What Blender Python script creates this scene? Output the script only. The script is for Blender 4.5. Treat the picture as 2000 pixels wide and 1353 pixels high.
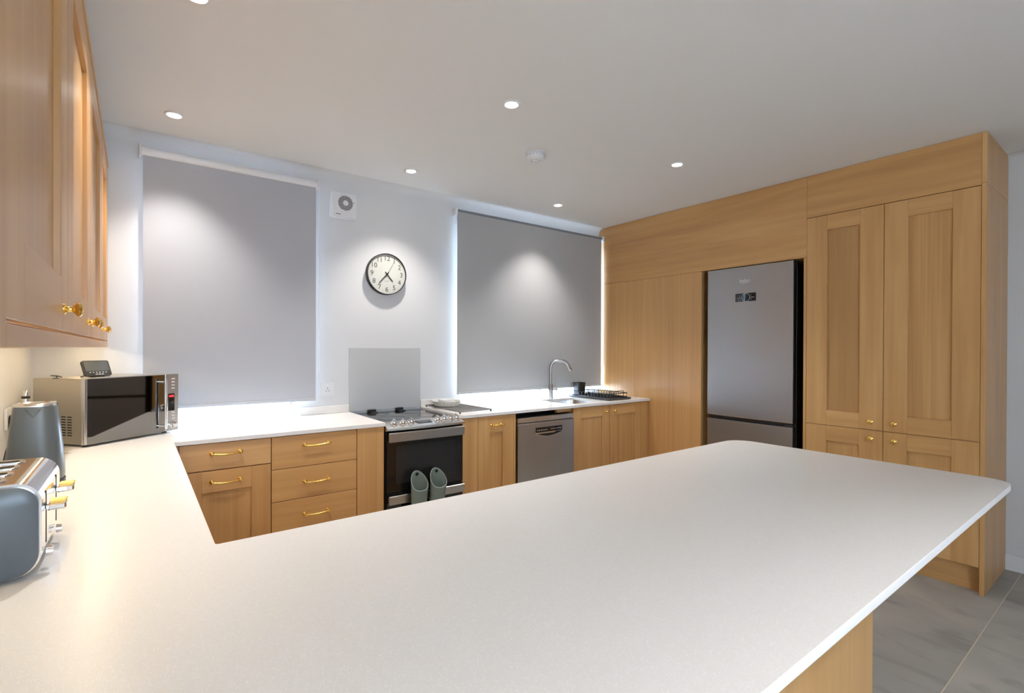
import bpy, bmesh, math, random
from mathutils import Vector, Matrix
random.seed(7)
S = bpy.context.scene
for o in list(bpy.data.objects):
    bpy.data.objects.remove(o, do_unlink=True)
COL = S.collection
PI = math.pi

# ------------------------------------------------------------ camera
yaw, pitch, roll, F = math.radians(37.0707), math.radians(-.2498), math.radians(.1877), 972.9853
H = 1.35384
f = Vector((math.sin(yaw)*math.cos(pitch), math.cos(yaw)*math.cos(pitch), math.sin(pitch)))
r0 = Vector((math.cos(yaw), -math.sin(yaw), 0)); u0 = r0.cross(f)
r = r0*math.cos(roll)+u0*math.sin(roll); u = -r0*math.sin(roll)+u0*math.cos(roll)
cd = bpy.data.cameras.new('camera'); cam = bpy.data.objects.new('camera', cd); COL.objects.link(cam)
M4 = Matrix.Identity(4)
for i in range(3):
    M4[i][0], M4[i][1], M4[i][2] = r[i], u[i], -f[i]
M4[2][3] = H
cam.matrix_world = M4
cd.sensor_width = 36; cd.lens = 36*F/2000; cd.shift_y = (684.0963-676.5)/2000; cd.clip_start = .02
S.camera = cam

# ------------------------------------------------------------ world, exposure
w = bpy.data.worlds.new('overcast_sky'); S.world = w; w.use_nodes = True
bg = w.node_tree.nodes['Background']; bg.inputs[0].default_value = (.60, .77, 1, 1); bg.inputs[1].default_value = 11.0
S.view_settings.view_transform = 'Standard'; S.view_settings.look = 'None'
S.view_settings.exposure = 1.12; S.view_settings.gamma = 1; S.view_settings.use_curve_mapping = False
SPOT_W = 24.5
REAR_FILL_W = 40.0
LED_E = 15.0

# ------------------------------------------------------------ materials
def mat(name, col, rough=.5, metal=0, emit=None, es=0, coat=0, spec=.5, trans=0):
    m = bpy.data.materials.new(name); m.use_nodes = True
    b = m.node_tree.nodes['Principled BSDF']
    b.inputs['Base Color'].default_value = (*col, 1); b.inputs['Roughness'].default_value = rough
    b.inputs['Metallic'].default_value = metal; b.inputs['Coat Weight'].default_value = coat
    b.inputs['Specular IOR Level'].default_value = spec
    b.inputs['Transmission Weight'].default_value = trans
    if emit:
        b.inputs['Emission Color'].default_value = (*emit, 1); b.inputs['Emission Strength'].default_value = es
    return m
def nodes(m): return m.node_tree.nodes, m.node_tree.links, m.node_tree.nodes['Principled BSDF']
def wood(name, scale, tone=1.0, con=1.0, rough=.36):
    m = mat(name, (.5, .3, .12), rough, spec=.6)
    n, l, b = nodes(m)
    tc = n.new('ShaderNodeTexCoord'); oi = n.new('ShaderNodeObjectInfo'); ad = n.new('ShaderNodeVectorMath'); ad.operation = 'ADD'
    ml = n.new('ShaderNodeMath'); ml.operation = 'MULTIPLY'; ml.inputs[1].default_value = 37
    l.new(oi.outputs['Random'], ml.inputs[0]); l.new(tc.outputs['Object'], ad.inputs[0]); l.new(ml.outputs[0], ad.inputs[1])
    mp = n.new('ShaderNodeMapping'); mp.inputs['Scale'].default_value = scale
    l.new(ad.outputs[0], mp.inputs[0])
    a = n.new('ShaderNodeTexNoise'); a.inputs['Scale'].default_value = 1.0; a.inputs['Detail'].default_value = 3; a.inputs['Distortion'].default_value = .4
    mp2 = n.new('ShaderNodeMapping'); mp2.inputs['Scale'].default_value = [s*(.16 if s > 5 else .35) for s in scale]
    l.new(ad.outputs[0], mp2.inputs[0])
    c = n.new('ShaderNodeTexNoise'); c.inputs['Scale'].default_value = 1.0; c.inputs['Detail'].default_value = 2; c.inputs['Distortion'].default_value = 1.2
    l.new(mp.outputs[0], a.inputs[0]); l.new(mp2.outputs[0], c.inputs[0])
    mx = n.new('ShaderNodeMix'); mx.inputs[0].default_value = .55
    l.new(a.outputs[0], mx.inputs[2]); l.new(c.outputs[0], mx.inputs[3])
    # tone shift per piece
    t1 = n.new('ShaderNodeMath'); t1.operation = 'MULTIPLY_ADD'; t1.inputs[1].default_value = .09; t1.inputs[2].default_value = -.045
    l.new(oi.outputs['Random'], t1.inputs[0])
    t2 = n.new('ShaderNodeMath'); t2.operation = 'ADD'; l.new(t1.outputs[0], t2.inputs[0]); l.new(mx.outputs[0], t2.inputs[1])
    cr = n.new('ShaderNodeValToRGB'); e = cr.color_ramp.elements
    e[0].position = .5-.2/con; e[1].position = .5+.2/con
    d, h = (.50, .262, .092), (.68, .405, .165)
    e[0].color = (d[0]*tone, d[1]*tone, d[2]*tone, 1); e[1].color = (h[0]*tone, h[1]*tone, h[2]*tone, 1)
    em = cr.color_ramp.elements.new(.5); em.color = (.60*tone, .328*tone, .117*tone, 1)
    l.new(t2.outputs[0], cr.inputs[0]); l.new(cr.outputs[0], b.inputs['Base Color'])
    bp = n.new('ShaderNodeBump'); bp.inputs['Strength'].default_value = .06; bp.inputs['Distance'].default_value = .001
    l.new(a.outputs[0], bp.inputs['Height']); l.new(bp.outputs[0], b.inputs['Normal'])
    return m
WZ = wood('oak_vertical_grain', (26, 26, 1.3))
WX = wood('oak_grain_along_x', (1.3, 26, 26))
WY = wood('oak_grain_along_y', (26, 1.3, 26))
VZ = wood('oak_veneer_vertical', (110, 110, .8), 1.0, .62)
DZ = wood('oak_brown_panel', (40, 40, 1.1), .80, .7)
LZ = wood('oak_streaky_panel', (55, 55, .7), .98, 1.35)
PZ = wood('oak_door_panel_grain', (45, 45, .9), .97, .8)
WALL = mat('white_wall_paint', (.69, .685, .675), .55)
def bumpy(m, sc, st, dist=.001):
    n, l, b = nodes(m); t = n.new('ShaderNodeTexNoise'); t.inputs['Scale'].default_value = sc; t.inputs['Detail'].default_value = 4
    tc = n.new('ShaderNodeTexCoord'); l.new(tc.outputs['Object'], t.inputs[0])
    bp = n.new('ShaderNodeBump'); bp.inputs['Strength'].default_value = st; bp.inputs['Distance'].default_value = dist
    l.new(t.outputs[0], bp.inputs['Height']); l.new(bp.outputs[0], b.inputs['Normal']); return m
bumpy(WALL, 60, .05)
CEIL = bumpy(mat('white_ceiling_paint', (.82, .81, .79), .8), 50, .04)
WHITE = mat('white_plastic', (.78, .78, .78), .35)
UPVC = mat('white_window_plastic', (.8, .81, .82), .3)
def quartz():
    m = mat('white_quartz', (.72, .69, .66), .33, spec=.3)
    n, l, b = nodes(m); tc = n.new('ShaderNodeTexCoord')
    v = n.new('ShaderNodeTexVoronoi'); v.inputs['Scale'].default_value = 260
    l.new(tc.outputs['Object'], v.inputs[0])
    r_ = n.new('ShaderNodeValToRGB'); r_.color_ramp.elements[0].position = .10; r_.color_ramp.elements[1].position = .30
    r_.color_ramp.elements[0].color = (.92, .91, .90, 1); r_.color_ramp.elements[1].color = (.80, .765, .72, 1)
    t = n.new('ShaderNodeTexNoise'); t.inputs['Scale'].default_value = 120; t.inputs['Detail'].default_value = 2
    l.new(tc.outputs['Object'], t.inputs[0])
    mx = n.new('ShaderNodeMix'); mx.data_type = 'RGBA'; mx.blend_type = 'MULTIPLY'; mx.inputs[0].default_value = 1
    r2 = n.new('ShaderNodeValToRGB'); r2.color_ramp.elements[0].position = .3; r2.color_ramp.elements[0].color = (.985, .985, .985, 1)
    r2.color_ramp.elements[1].position = .6
    l.new(v.outputs['Distance'], r_.inputs[0]); l.new(t.outputs[0], r2.inputs[0])
    l.new(r_.outputs[0], mx.inputs[6]); l.new(r2.outputs[0], mx.inputs[7]); l.new(mx.outputs[2], b.inputs['Base Color'])
    return m
QUARTZ = quartz()
def steel(name, col, rough, sc, st=.12):
    m = mat(name, col, rough, 1)
    n, l, b = nodes(m); tc = n.new('ShaderNodeTexCoord'); mp = n.new('ShaderNodeMapping'); mp.inputs['Scale'].default_value = sc
    t = n.new('ShaderNodeTexNoise'); t.inputs['Scale'].default_value = 1; t.inputs['Detail'].default_value = 2
    l.new(tc.outputs['Object'], mp.inputs[0]); l.new(mp.outputs[0], t.inputs[0])
    mr = n.new('ShaderNodeMapRange'); mr.inputs[3].default_value = rough-.05; mr.inputs[4].default_value = rough+.07
    l.new(t.outputs[0], mr.inputs[0]); l.new(mr.outputs[0], b.inputs['Roughness']); return m
STEEL = steel('brushed_steel', (.52, .51, .50), .3, (6, 6, 500))
STEEL_F = steel('fridge_steel', (.40, .395, .395), .36, (400, 400, 4))
STEEL_L = steel('light_steel', (.66, .65, .63), .24, (300, 300, 8))
CHROME = mat('chrome', (.8, .8, .8), .08, 1)
NICKEL = mat('brushed_nickel', (.40, .39, .375), .3, 1)
DNICKEL = mat('dark_nickel_wire', (.22, .215, .21), .35, 1)
BRASS = mat('polished_brass', (.88, .58, .16), .22, 1)
BLACKGL = mat('black_glass', (.008, .008, .009), .05, coat=.3)
MIRROR = mat('mirrored_dark_glass', (.24, .235, .225), .03, 1)
BLACK = mat('black_plastic', (.012, .012, .012), .4)
SHADOW = mat('dark_void', (.006, .005, .004), .8)
DGREY = mat('dark_grey_plastic', (.05, .052, .055), .4)
GREY = mat('blue_grey_enamel', (.105, .125, .137), .34)
MITT = bumpy(mat('grey_green_silicone', (.17, .225, .205), .55), 200, .1)
SCREEN = mat('grey_lcd', (.12, .13, .135), .2)
FABRIC1 = bumpy(mat('grey_blind_fabric', (.45, .455, .478), .8), 400, .15)
FABRIC2 = bumpy(mat('pale_grey_blind_fabric', (.44, .44, .437), .8), 400, .15)
ROLLD = mat('dark_grey_roller', (.22, .24, .26), .5)
SPLASH = mat('grey_glass_splashback', (.55, .55, .54), .45)
PRINT = mat('dark_grey_print', (.06, .06, .06), .5)
PRINTW = mat('white_print', (.75, .75, .75), .5)
PRINTG = mat('gold_print', (.6, .42, .24), .35, .6)
DIAL = mat('ivory_dial', (.58, .575, .52), .5)
CREAM = mat('cream_ceramic', (.62, .60, .54), .3)
LENS = mat('lit_lamp_lens', (1, 1, 1), .4, emit=(1, .97, .92), es=14)
LEDM = mat('warm_led_diffuser', (1, 1, 1), .4, emit=(1, .80, .50), es=LED_E)
REDLED = mat('red_led_digits', (.3, 0, 0), .4, emit=(1, .04, .06), es=2.2)
SOCK = mat('white_socket_plastic', (.74, .73, .72), .3)
BASEB = mat('white_gloss_trim', (.78, .78, .77), .3)
GROUT = mat('beige_grout', (.72, .64, .50), .8)
GROUND = mat('pale_paving_outside', (.6, .6, .6), .9)
def glass():
    m = bpy.data.materials.new('window_glass'); m.use_nodes = True; n = m.node_tree.nodes; l = m.node_tree.links
    n.clear(); o = n.new('ShaderNodeOutputMaterial'); t = n.new('ShaderNodeBsdfTransparent'); g = n.new('ShaderNodeBsdfGlossy')
    g.inputs['Roughness'].default_value = .02; x = n.new('ShaderNodeMixShader'); x.inputs[0].default_value = .06
    l.new(t.outputs[0], x.inputs[1]); l.new(g.outputs[0], x.inputs[2]); l.new(x.outputs[0], o.inputs[0]); return m
GLASS = glass()
def tile():
    m = mat('grey_stone_tile', (.25, .24, .22), .5)
    n, l, b = nodes(m); tc = n.new('ShaderNodeTexCoord'); oi = n.new('ShaderNodeObjectInfo')
    ad = n.new('ShaderNodeVectorMath'); ad.operation = 'ADD'; ml = n.new('ShaderNodeMath'); ml.operation = 'MULTIPLY'; ml.inputs[1].default_value = 20
    l.new(oi.outputs['Random'], ml.inputs[0]); l.new(tc.outputs['Object'], ad.inputs[0]); l.new(ml.outputs[0], ad.inputs[1])
    t = n.new('ShaderNodeTexNoise'); t.inputs['Scale'].default_value = 1.6; t.inputs['Detail'].default_value = 5; t.inputs['Distortion'].default_value = .8
    l.new(ad.outputs[0], t.inputs[0])
    mp = n.new('ShaderNodeMapping'); mp.inputs['Scale'].default_value = (11, 3.2, 1); mp.inputs['Rotation'].default_value = (0, 0, .14)
    l.new(ad.outputs[0], mp.inputs[0])
    v = n.new('ShaderNodeTexNoise'); v.inputs['Scale'].default_value = 1; v.inputs['Detail'].default_value = 4; v.inputs['Distortion'].default_value = .6
    l.new(mp.outputs[0], v.inputs[0])
    c1 = n.new('ShaderNodeValToRGB'); c1.color_ramp.elements[0].position = .35; c1.color_ramp.elements[1].position = .68
    c1.color_ramp.elements[0].color = (.34, .328, .298, 1); c1.color_ramp.elements[1].color = (.47, .44, .385, 1)
    c2 = n.new('ShaderNodeValToRGB'); c2.color_ramp.elements[0].position = .3; c2.color_ramp.elements[1].position = .46
    c2.color_ramp.elements[0].color = (.78, .78, .79, 1); c2.color_ramp.elements[1].color = (1, 1, 1, 1)
    mx = n.new('ShaderNodeMix'); mx.data_type = 'RGBA'; mx.blend_type = 'MULTIPLY'; mx.inputs[0].default_value = 1
    l.new(t.outputs[0], c1.inputs[0]); l.new(v.outputs[0], c2.inputs[0]); l.new(c1.outputs[0], mx.inputs[6]); l.new(c2.outputs[0], mx.inputs[7])
    l.new(mx.outputs[2], b.inputs['Base Color'])
    bp = n.new('ShaderNodeBump'); bp.inputs['Strength'].default_value = .15; bp.inputs['Distance'].default_value = .002
    l.new(v.outputs[0], bp.inputs['Height']); l.new(bp.outputs[0], b.inputs['Normal'])
    return m
TILE = tile()

# ------------------------------------------------------------ mesh helpers
def box(bm, x0, x1, y0, y1, z0, z1, bev=0, T=None, seg=1):
    g = bmesh.ops.create_cube(bm, size=1)['verts']
    for v in g:
        v.co = Vector(((x0+x1)/2+v.co.x*(x1-x0), (y0+y1)/2+v.co.y*(y1-y0), (z0+z1)/2+v.co.z*(z1-z0)))
    vs = list(g)
    if bev:
        es = list({e for v in g for e in v.link_edges})
        res = bmesh.ops.bevel(bm, geom=es, offset=bev, segments=seg, affect='EDGES', profile=.5)
        vs = list({v for f_ in res['faces'] for v in f_.verts} | {v for v in g if v.is_valid})
    if T is not None:
        bmesh.ops.transform(bm, matrix=T, verts=vs)
    return bm
def B(*a, **k): return box(bmesh.new(), *a, **k)
def ring_faces(bm, rings, close=True, cap=True):
    R = [[bm.verts.new(p) for p in ring] for ring in rings]
    n = len(R[0])
    for i in range(len(R)-1):
        for j in range(n if close else n-1):
            k = (j+1) % n
            bm.faces.new((R[i][j], R[i][k], R[i+1][k], R[i+1][j]))
    if cap:
        if len(R[0]) > 2: bm.faces.new(R[0][::-1]); bm.faces.new(R[-1])
    return R
def lathe(bm, prof, T=None, n=24, cap=True):
    """prof: (radius, height) list, about z, then transformed"""
    T = T or Matrix.Identity(4)
    rings = [[T @ Vector((rr*math.cos(2*PI*k/n), rr*math.sin(2*PI*k/n), h)) for k in range(n)] for rr, h in prof]
    ring_faces(bm, rings, cap=cap); return bm
def tube(bm, pts, rad, n=10, cap=True, closed=False):
    pts = [Vector(p) for p in pts]; rings = []
    N = len(pts); prev = None
    for i, p in enumerate(pts):
        if closed: t = pts[(i+1) % N]-pts[i-1]
        else: t = pts[min(i+1, N-1)]-pts[max(i-1, 0)]
        t.normalize()
        if prev is None:
            a = Vector((0, 0, 1)) if abs(t.z) < .9 else Vector((1, 0, 0)); s = t.cross(a).normalized()
        else:
            s = (prev-t*prev.dot(t)).normalized()
        prev = s; q = t.cross(s)
        rd = rad[i] if isinstance(rad, (list, tuple)) else rad
        rings.append([p+s*rd*math.cos(2*PI*k/n)+q*rd*math.sin(2*PI*k/n) for k in range(n)])
    if closed:
        rings.append(rings[0]); cap = False
    ring_faces(bm, rings, cap=cap); return bm
def prism(bm, pts, z0, z1, T=None, bev=0):
    T = T or Matrix.Identity(4)
    a = [bm.verts.new(T @ Vector((p[0], p[1], z0))) for p in pts]; b = [bm.verts.new(T @ Vector((p[0], p[1], z1))) for p in pts]
    n = len(pts); f1 = bm.faces.new(a[::-1]); f2 = bm.faces.new(b)
    for i in range(n): bm.faces.new((a[i], a[(i+1) % n], b[(i+1) % n], b[i]))
    if bev:
        es = list(f2.edges)+list(f1.edges); bmesh.ops.bevel(bm, geom=es, offset=bev, segments=2, affect='EDGES', profile=.5)
    return bm
def rounded(pts, rads, n=7):
    out = []; N = len(pts)
    for i in range(N):
        p = Vector(pts[i]); a = (Vector(pts[i-1])-p); b = (Vector(pts[(i+1) % N])-p); rr = rads[i] if isinstance(rads, (list, tuple)) else rads
        if rr <= 0: out.append(tuple(p)); continue
        a.normalize(); b.normalize(); ang = a.angle(b); d = rr/math.tan(ang/2)
        c = p+(a+b).normalized()*rr/math.sin(ang/2); s = p+a*d-c; e = p+b*d-c
        for k in range(n+1):
            t = k/n; v = s.normalized().slerp(e.normalized(), t)*rr
            out.append(tuple(c+v))
    return out
def rrect(x0, x1, y0, y1, rr, n=6): return rounded([(x0, y0), (x1, y0), (x1, y1), (x0, y1)], rr, n)
def text(bm, s, size, T, font_extrude=0):
    cu = bpy.data.curves.new('t', 'FONT'); cu.body = s; cu.size = size; cu.align_x = 'CENTER'; cu.align_y = 'CENTER'; cu.resolution_u = 3
    ob = bpy.data.objects.new('t', cu); COL.objects.link(ob)
    dg = bpy.context.evaluated_depsgraph_get(); dg.update()
    me = bpy.data.meshes.new_from_object(ob.evaluated_get(dg)); me.transform(T); bm.from_mesh(me)
    bpy.data.meshes.remove(me); bpy.data.objects.remove(ob, do_unlink=True); bpy.data.curves.remove(cu)
def root_of(o):
    while o.parent: o = o.parent
    return o
def obj(name, bm, m, parent=None, smooth=False, label=None):
    if parent is not None:
        rt = root_of(parent)
        if not rt.get('_local'):
            bmesh.ops.translate(bm, verts=bm.verts, vec=-Vector(rt.location))
    bmesh.ops.recalc_face_normals(bm, faces=bm.faces)
    me = bpy.data.meshes.new(name); bm.to_mesh(me); bm.free(); me.materials.append(m)
    if smooth:
        for p in me.polygons: p.use_smooth = True
        me.set_sharp_from_angle(angle=math.radians(40))
    o = bpy.data.objects.new(name, me); COL.objects.link(o)
    if parent is not None: o.parent = parent
    if label: o['label'] = label
    return o
def thing(name, label, cat, loc, rz=0, group=None, local=False):
    o = bpy.data.objects.new(name, None); COL.objects.link(o); o.location = loc; o.rotation_euler = (0, 0, rz)
    o.empty_display_size = .05; o['label'] = label; o['category'] = cat
    if group: o['group'] = group
    if local: o['_local'] = 1
    return o
def tag(o, label, cat, group=None):
    o['label'] = label; o['category'] = cat
    if group: o['group'] = group
    return o
def centre(o):
    """move a single-mesh thing's origin to the middle of its base"""
    vs = [v.co for v in o.data.vertices]
    c = Vector(((min(v.x for v in vs)+max(v.x for v in vs))/2, (min(v.y for v in vs)+max(v.y for v in vs))/2, min(v.z for v in vs)))
    o.data.transform(Matrix.Translation(-c)); o.location = c; return o
def struct(name, bm, m, parent=None, smooth=False):
    o = obj(name, bm, m, parent, smooth); o['kind'] = 'structure'; return o

# ------------------------------------------------------------ key planes
XL, XR, XW = -.42, 3.711, 4.29           # left wall, tall-unit front, right wall
YB, YR = 3.468, -2.6                     # back wall, rear wall
CZ, W = 2.55, .904                       # ceiling, worktop top
YF, YC = 2.84, 2.858                     # worktop front edge, base unit fronts
YPI, YPN = 1.312, .32                    # peninsula inner and outer edges
XI, XP = .145, 2.395                     # left run edge, peninsula end
TH = .02
# window openings (x0,x1,z0,z1)
O1 = (.13, .863, W, 2.385); O2 = (2.09, 3.705, W, 2.385)
OR = (-.36, .90, .95, 2.3)                 # garden door opening behind the camera

# ------------------------------------------------------------ room shell
bm = bmesh.new(); t = .3
box(bm, XL-t, O1[0], YB, YB+t, 0, CZ); box(bm, O1[1], O2[0], YB, YB+t, 0, CZ); box(bm, O2[1], XW+t, YB, YB+t, 0, CZ)
for o_ in (O1, O2):
    box(bm, o_[0], o_[1], YB, YB+t, 0, o_[2]-.065); box(bm, o_[0], o_[1], YB, YB+t, o_[3], CZ)
struct('wall_back', bm, WALL)
struct('wall_left', B(XL-t, XL, YR-t, YB, 0, CZ), WALL)
struct('wall_right', B(XW, XW+t, YR-t, YB, 0, CZ), WALL)
bm = bmesh.new()
box(bm, XL, OR[0], YR-t, YR, 0, CZ); box(bm, OR[1], XW, YR-t, YR, 0, CZ); box(bm, OR[0], OR[1], YR-t, YR, OR[3], CZ); box(bm, OR[0], OR[1], YR-t, YR, 0, OR[2])
struct('wall_rear', bm, WALL)
struct('ceiling', B(XL-t, XW+t, YR-t, YB+t, CZ, CZ+.2), CEIL)
fl = struct('floor', B(XL-t, XW+t, YR-t, YB+t, -.12, -.0015), GROUT)
# tiles: parts of the floor
bx_, by_ = [-1.0, .40, 2.20, 4.29], [-2.6, -2.22, -1.30, -.38, .54, 1.46, 2.38, 3.468]
for i in range(3):
    for j in range(7):
        x0, x1, y0, y1 = max(bx_[i], XL)+.0020, min(bx_[i+1], XW)-.0020, by_[j]+.0020, by_[j+1]-.0020
        obj('tile', B(x0, x1, y0, y1, -.006, 0, .0008), TILE, fl)
# small coving where walls meet ceiling
def cove(name, T, L, rr=.058):
    pts = [(0, 0)] + [(rr*(1-math.sin(a)), -rr*(1-math.cos(a))) for a in [PI/2*k/8 for k in range(9)]][::-1]
    pts = [(0, 0), (0, -rr)] + [(rr-rr*math.cos(a), -rr+rr*math.sin(a)) for a in [PI/2*k/8 for k in range(9)]][1:]
    # concave quarter: from wall (0,-rr) to ceiling (rr,0)
    bm = bmesh.new(); prism(bm, pts, 0, L, T); return struct(name, bm, WALL, smooth=True)
# profile axes: a = out of wall, b = up ; extrude = along wall
cove('trim_1', Matrix(((0, 0, 1, XL), (-1, 0, 0, YB), (0, 1, 0, CZ), (0, 0, 0, 1))), XR-XL)
cove('trim_2', Matrix(((-1, 0, 0, XW), (0, 0, 1, YR), (0, 1, 0, CZ), (0, 0, 0, 1))), .613-YR)
cove('trim_3', Matrix(((1, 0, 0, XL), (0, 0, 1, YR), (0, 1, 0, CZ), (0, 0, 0, 1))), YB-YR)
bb = bmesh.new(); box(bb, XW-.015, XW, YR, .612, 0, .10, .003); struct('baseboard_right', bb, BASEB)
bb = bmesh.new(); box(bb, XL, XL+.015, YR, YPN, 0, .10, .003); struct('baseboard_left', bb, BASEB)
struct('ground_outside', B(-9, 13, YB+t+.02, 16, -.3, -.2), GROUND)
struct('ground_garden', B(-9, 13, -14, YR-t-.02, -.3, -.2), GROUND)

def window(name, o_, nm, y, out):
    x0, x1, z0, z1 = o_
    bm = bmesh.new(); fw = .055
    ya, yb = (y, y+.06)
    box(bm, x0, x0+fw, ya, yb, z0, z1, .004); box(bm, x1-fw, x1, ya, yb, z0, z1, .004)
    box(bm, x0, x1, ya, yb, z0, z0+fw, .004); box(bm, x0, x1, ya, yb, z1-fw, z1, .004)
    for k in range(1, nm):
        xm = x0+(x1-x0)*k/nm; box(bm, xm-fw*.6, xm+fw*.6, ya, yb, z0, z1, .004)
    wn = struct(name, bm, UPVC)
    for k in range(nm):
        a = x0+(x1-x0)*k/nm; b = x0+(x1-x0)*(k+1)/nm
        obj('pane', B(a+.04, b-.04, y+.028, y+.034, z0+.04, z1-.04), GLASS, wn)
    return wn
LOW = lambda o_: (o_[0], o_[1], o_[2]-.064, o_[3])
window('window_1', LOW(O1), 1, YB+.131, 1); window('window_2', LOW(O2), 2, YB+.131, 1); window('window_3', OR, 1, YR-.2, -1)

# ------------------------------------------------------------ worktops
def slab(name, outer, holes, z0, z1, m):
    bm = bmesh.new()
    def loop(pts):
        vs = [bm.verts.new((p[0], p[1], z1)) for p in pts]
        return [bm.edges.new((vs[i], vs[(i+1) % len(vs)])) for i in range(len(vs))]
    es = loop(outer)
    for h in holes: es += loop(h)
    bmesh.ops.triangle_fill(bm, edges=es, use_beauty=True)
    ex = bmesh.ops.extrude_face_region(bm, geom=bm.faces[:])
    bmesh.ops.translate(bm, verts=[v for v in ex['geom'] if isinstance(v, bmesh.types.BMVert)], vec=(0, 0, z0-z1))
    return obj(name, bm, m)
CK0, CK1 = 1.198, 1.742
pts = [(XL, YPN), (XP, YPN), (XP, YPI), (XI, YPI), (XI, YF), (CK0, YF), (CK0, YB), (O1[1], YB), (O1[1], YB+.13), (O1[0], YB+.13), (O1[0], YB), (XL, YB)]
bm = bmesh.new(); prism(bm, rounded(pts, [0, .075, .095, .008, .006, .002, 0, 0, 0, 0, 0, 0], 10), W-TH, W, bev=.0025)
o = obj('worktop', bm, QUARTZ, smooth=True); tag(o, 'white speckled quartz worktop sweeping from the window past the microwave into the peninsula', 'worktop')
SX0, SX1, SY0, SY1 = 2.79, 3.20, 2.925, 3.31
pts = [(CK1, YF), (XR, YF), (XR, YB), (O2[1], YB), (O2[1], YB+.13), (O2[0], YB+.13), (O2[0], YB), (CK1, YB)]
o = slab('worktop', pts, [rrect(SX0, SX1, SY0, SY1, .02)], W-TH, W, QUARTZ)
tag(o, 'white quartz worktop with sink cut-out, right of the cooker', 'worktop')

# ------------------------------------------------------------ hardware
def knob(parent, p, out, s=1.0):
    out = Vector(out); T = Matrix.Translation(p) @ out.to_track_quat('Z', 'Y').to_matrix().to_4x4()
    prof = [(.0115, 0), (.0115, .002), (.0075, .004), (.0055, .008), (.0055, .013), (.009, .017), (.0145, .021), (.0155, .025), (.0125, .029), (.006, .0315), (.0005, .032)]
    bm = bmesh.new(); lathe(bm, [(a*s, b*s) for a, b in prof], T, 20); return obj('knob', bm, BRASS, parent, True)
def bar_handle(parent, cx, cz, y, L=.125):
    bm = bmesh.new()
    for s in (-1, 1):
        T = Matrix.Translation((cx+s*L/2, y, cz)) @ Matrix.Rotation(PI/2, 4, 'X')
        lathe(bm, [(.011, 0), (.011, .003), (.006, .006), (.0055, .022), (.0085, .026), (.0085, .031), (.003, .034)], T, 14)
    pts = [(cx+(k/10-.5)*L, y-.027-.005*math.sin(PI*k/10), cz-.004*math.sin(PI*k/10)) for k in range(11)]
    rad = [.0045+.0018*math.sin(PI*k/10) for k in range(11)]
    tube(bm, pts, rad, 10)
    return obj('bar_handle', bm, BRASS, parent, True)
# plane frames: P(u, d, z) -> world, d = distance in front of the plane
def FB(y): return lambda a, d, z: (a, y-d, z)
def FX(x): return lambda a, d, z: (x-d, a, z)        # faces -x
def FL(x): return lambda a, d, z: (x+d, a, z)        # faces +x
def pb(P, a0, a1, d0, d1, z0, z1, bev=0):
    p, q = P(a0, d0, z0), P(a1, d1, z1)
    return B(min(p[0], q[0]), max(p[0], q[0]), min(p[1], q[1]), max(p[1], q[1]), min(p[2], q[2]), max(p[2], q[2]), bev)
def shaker(parent, P, ax, a0, a1, z0, z1, st=.095, rl=.095, th=.022, rec=.011, name='door', pm=None):
    H_ = WX if ax == 'x' else WY
    d = obj(name, pb(P, a0+st-.008, a1-st+.008, -th+.003, -rec, z0+rl-.008, z1-rl+.008), pm or PZ, parent)
    obj('stile', pb(P, a0, a0+st, -th, 0, z0, z1, .0012), WZ, d); obj('stile', pb(P, a1-st, a1, -th, 0, z0, z1, .0012), WZ, d)
    obj('rail', pb(P, a0+st, a1-st, -th, 0, z0, z0+rl, .0008), H_, d); obj('rail', pb(P, a0+st, a1-st, -th, 0, z1-rl, z1, .0008), H_, d)
    return d

# ------------------------------------------------------------ wall cupboards, left
XU = -.12; PU = FL(XU); G = .0018
ub, ut = 1.385, 2.318
units = [((.812, 1.481),), ((1.481, 2.166), (2.166, 2.84)), ((2.84, 3.40),)]
labs = ['nearest oak wall cupboard at the left edge, single shaker door with brass knob',
        'middle oak wall cupboard with a pair of shaker doors and two adjoining knobs',
        'farthest oak wall cupboard with one narrow-looking door, next to the back wall']
kn = [[1.40], [1.985+.07, 2.235], [2.90]]
for i, us in enumerate(units):
    y0, y1 = us[0][0], us[-1][1]
    t = thing('wall_cupboard', labs[i], 'cupboard', ((XL+XU)/2, (y0+y1)/2, ub), group='oak wall cupboards on the left wall')
    obj('cupboard_body', B(XL+.001, XU-.024, y0+.0006, y1-.0006, ub+.001, ut), WZ, t)
    for k, (a, b) in enumerate(us):
        d = shaker(t, PU, 'y', a+G, b-G, ub+.002, ut-.002, st=.125, rl=.11, th=.022, rec=.012)
        knob(d, (XU, kn[i][k], 1.433), (1, 0, 0), 1.0)
o = centre(obj('end_panel', B(XL+.001, XU+.001, .772, .810, 1.352, ut, .0015), WZ)); tag(o, 'oak end panel closing the near end of the wall cupboards', 'panel')
bm = B(XU-.020, XU+.001, .8105, 3.4395, 1.352, 1.381, .0015)
o = centre(obj('light_rail', bm, WY)); tag(o, 'slim oak light rail running under the wall cupboards', 'trim')
o = centre(obj('scribe_panel', B(XL+.001, XU, 3.402, 3.467, 1.386, ut, .0015), WZ)); tag(o, 'thin oak filler strip between the last wall cupboard and the back wall', 'panel')
o = centre(obj('cornice', B(XL+.001, XU+.004, .772, 3.467, ut+.001, ut+.02, .002), WY)); tag(o, 'flat oak top moulding along the top of the wall cupboards', 'trim')
# warm LED strip under the cupboards
t = thing('strip_light', 'slim warm lit strip light fixed under the wall cupboards', 'light', (-.30, 2.1, 1.37))
obj('housing', B(-.335, -.188, .9, 3.42, 1.374, 1.3845, .001), WHITE, t)
obj('diffuser', B(-.207, -.193, .91, 3.41, 1.370, 1.374), LEDM, t)

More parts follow.
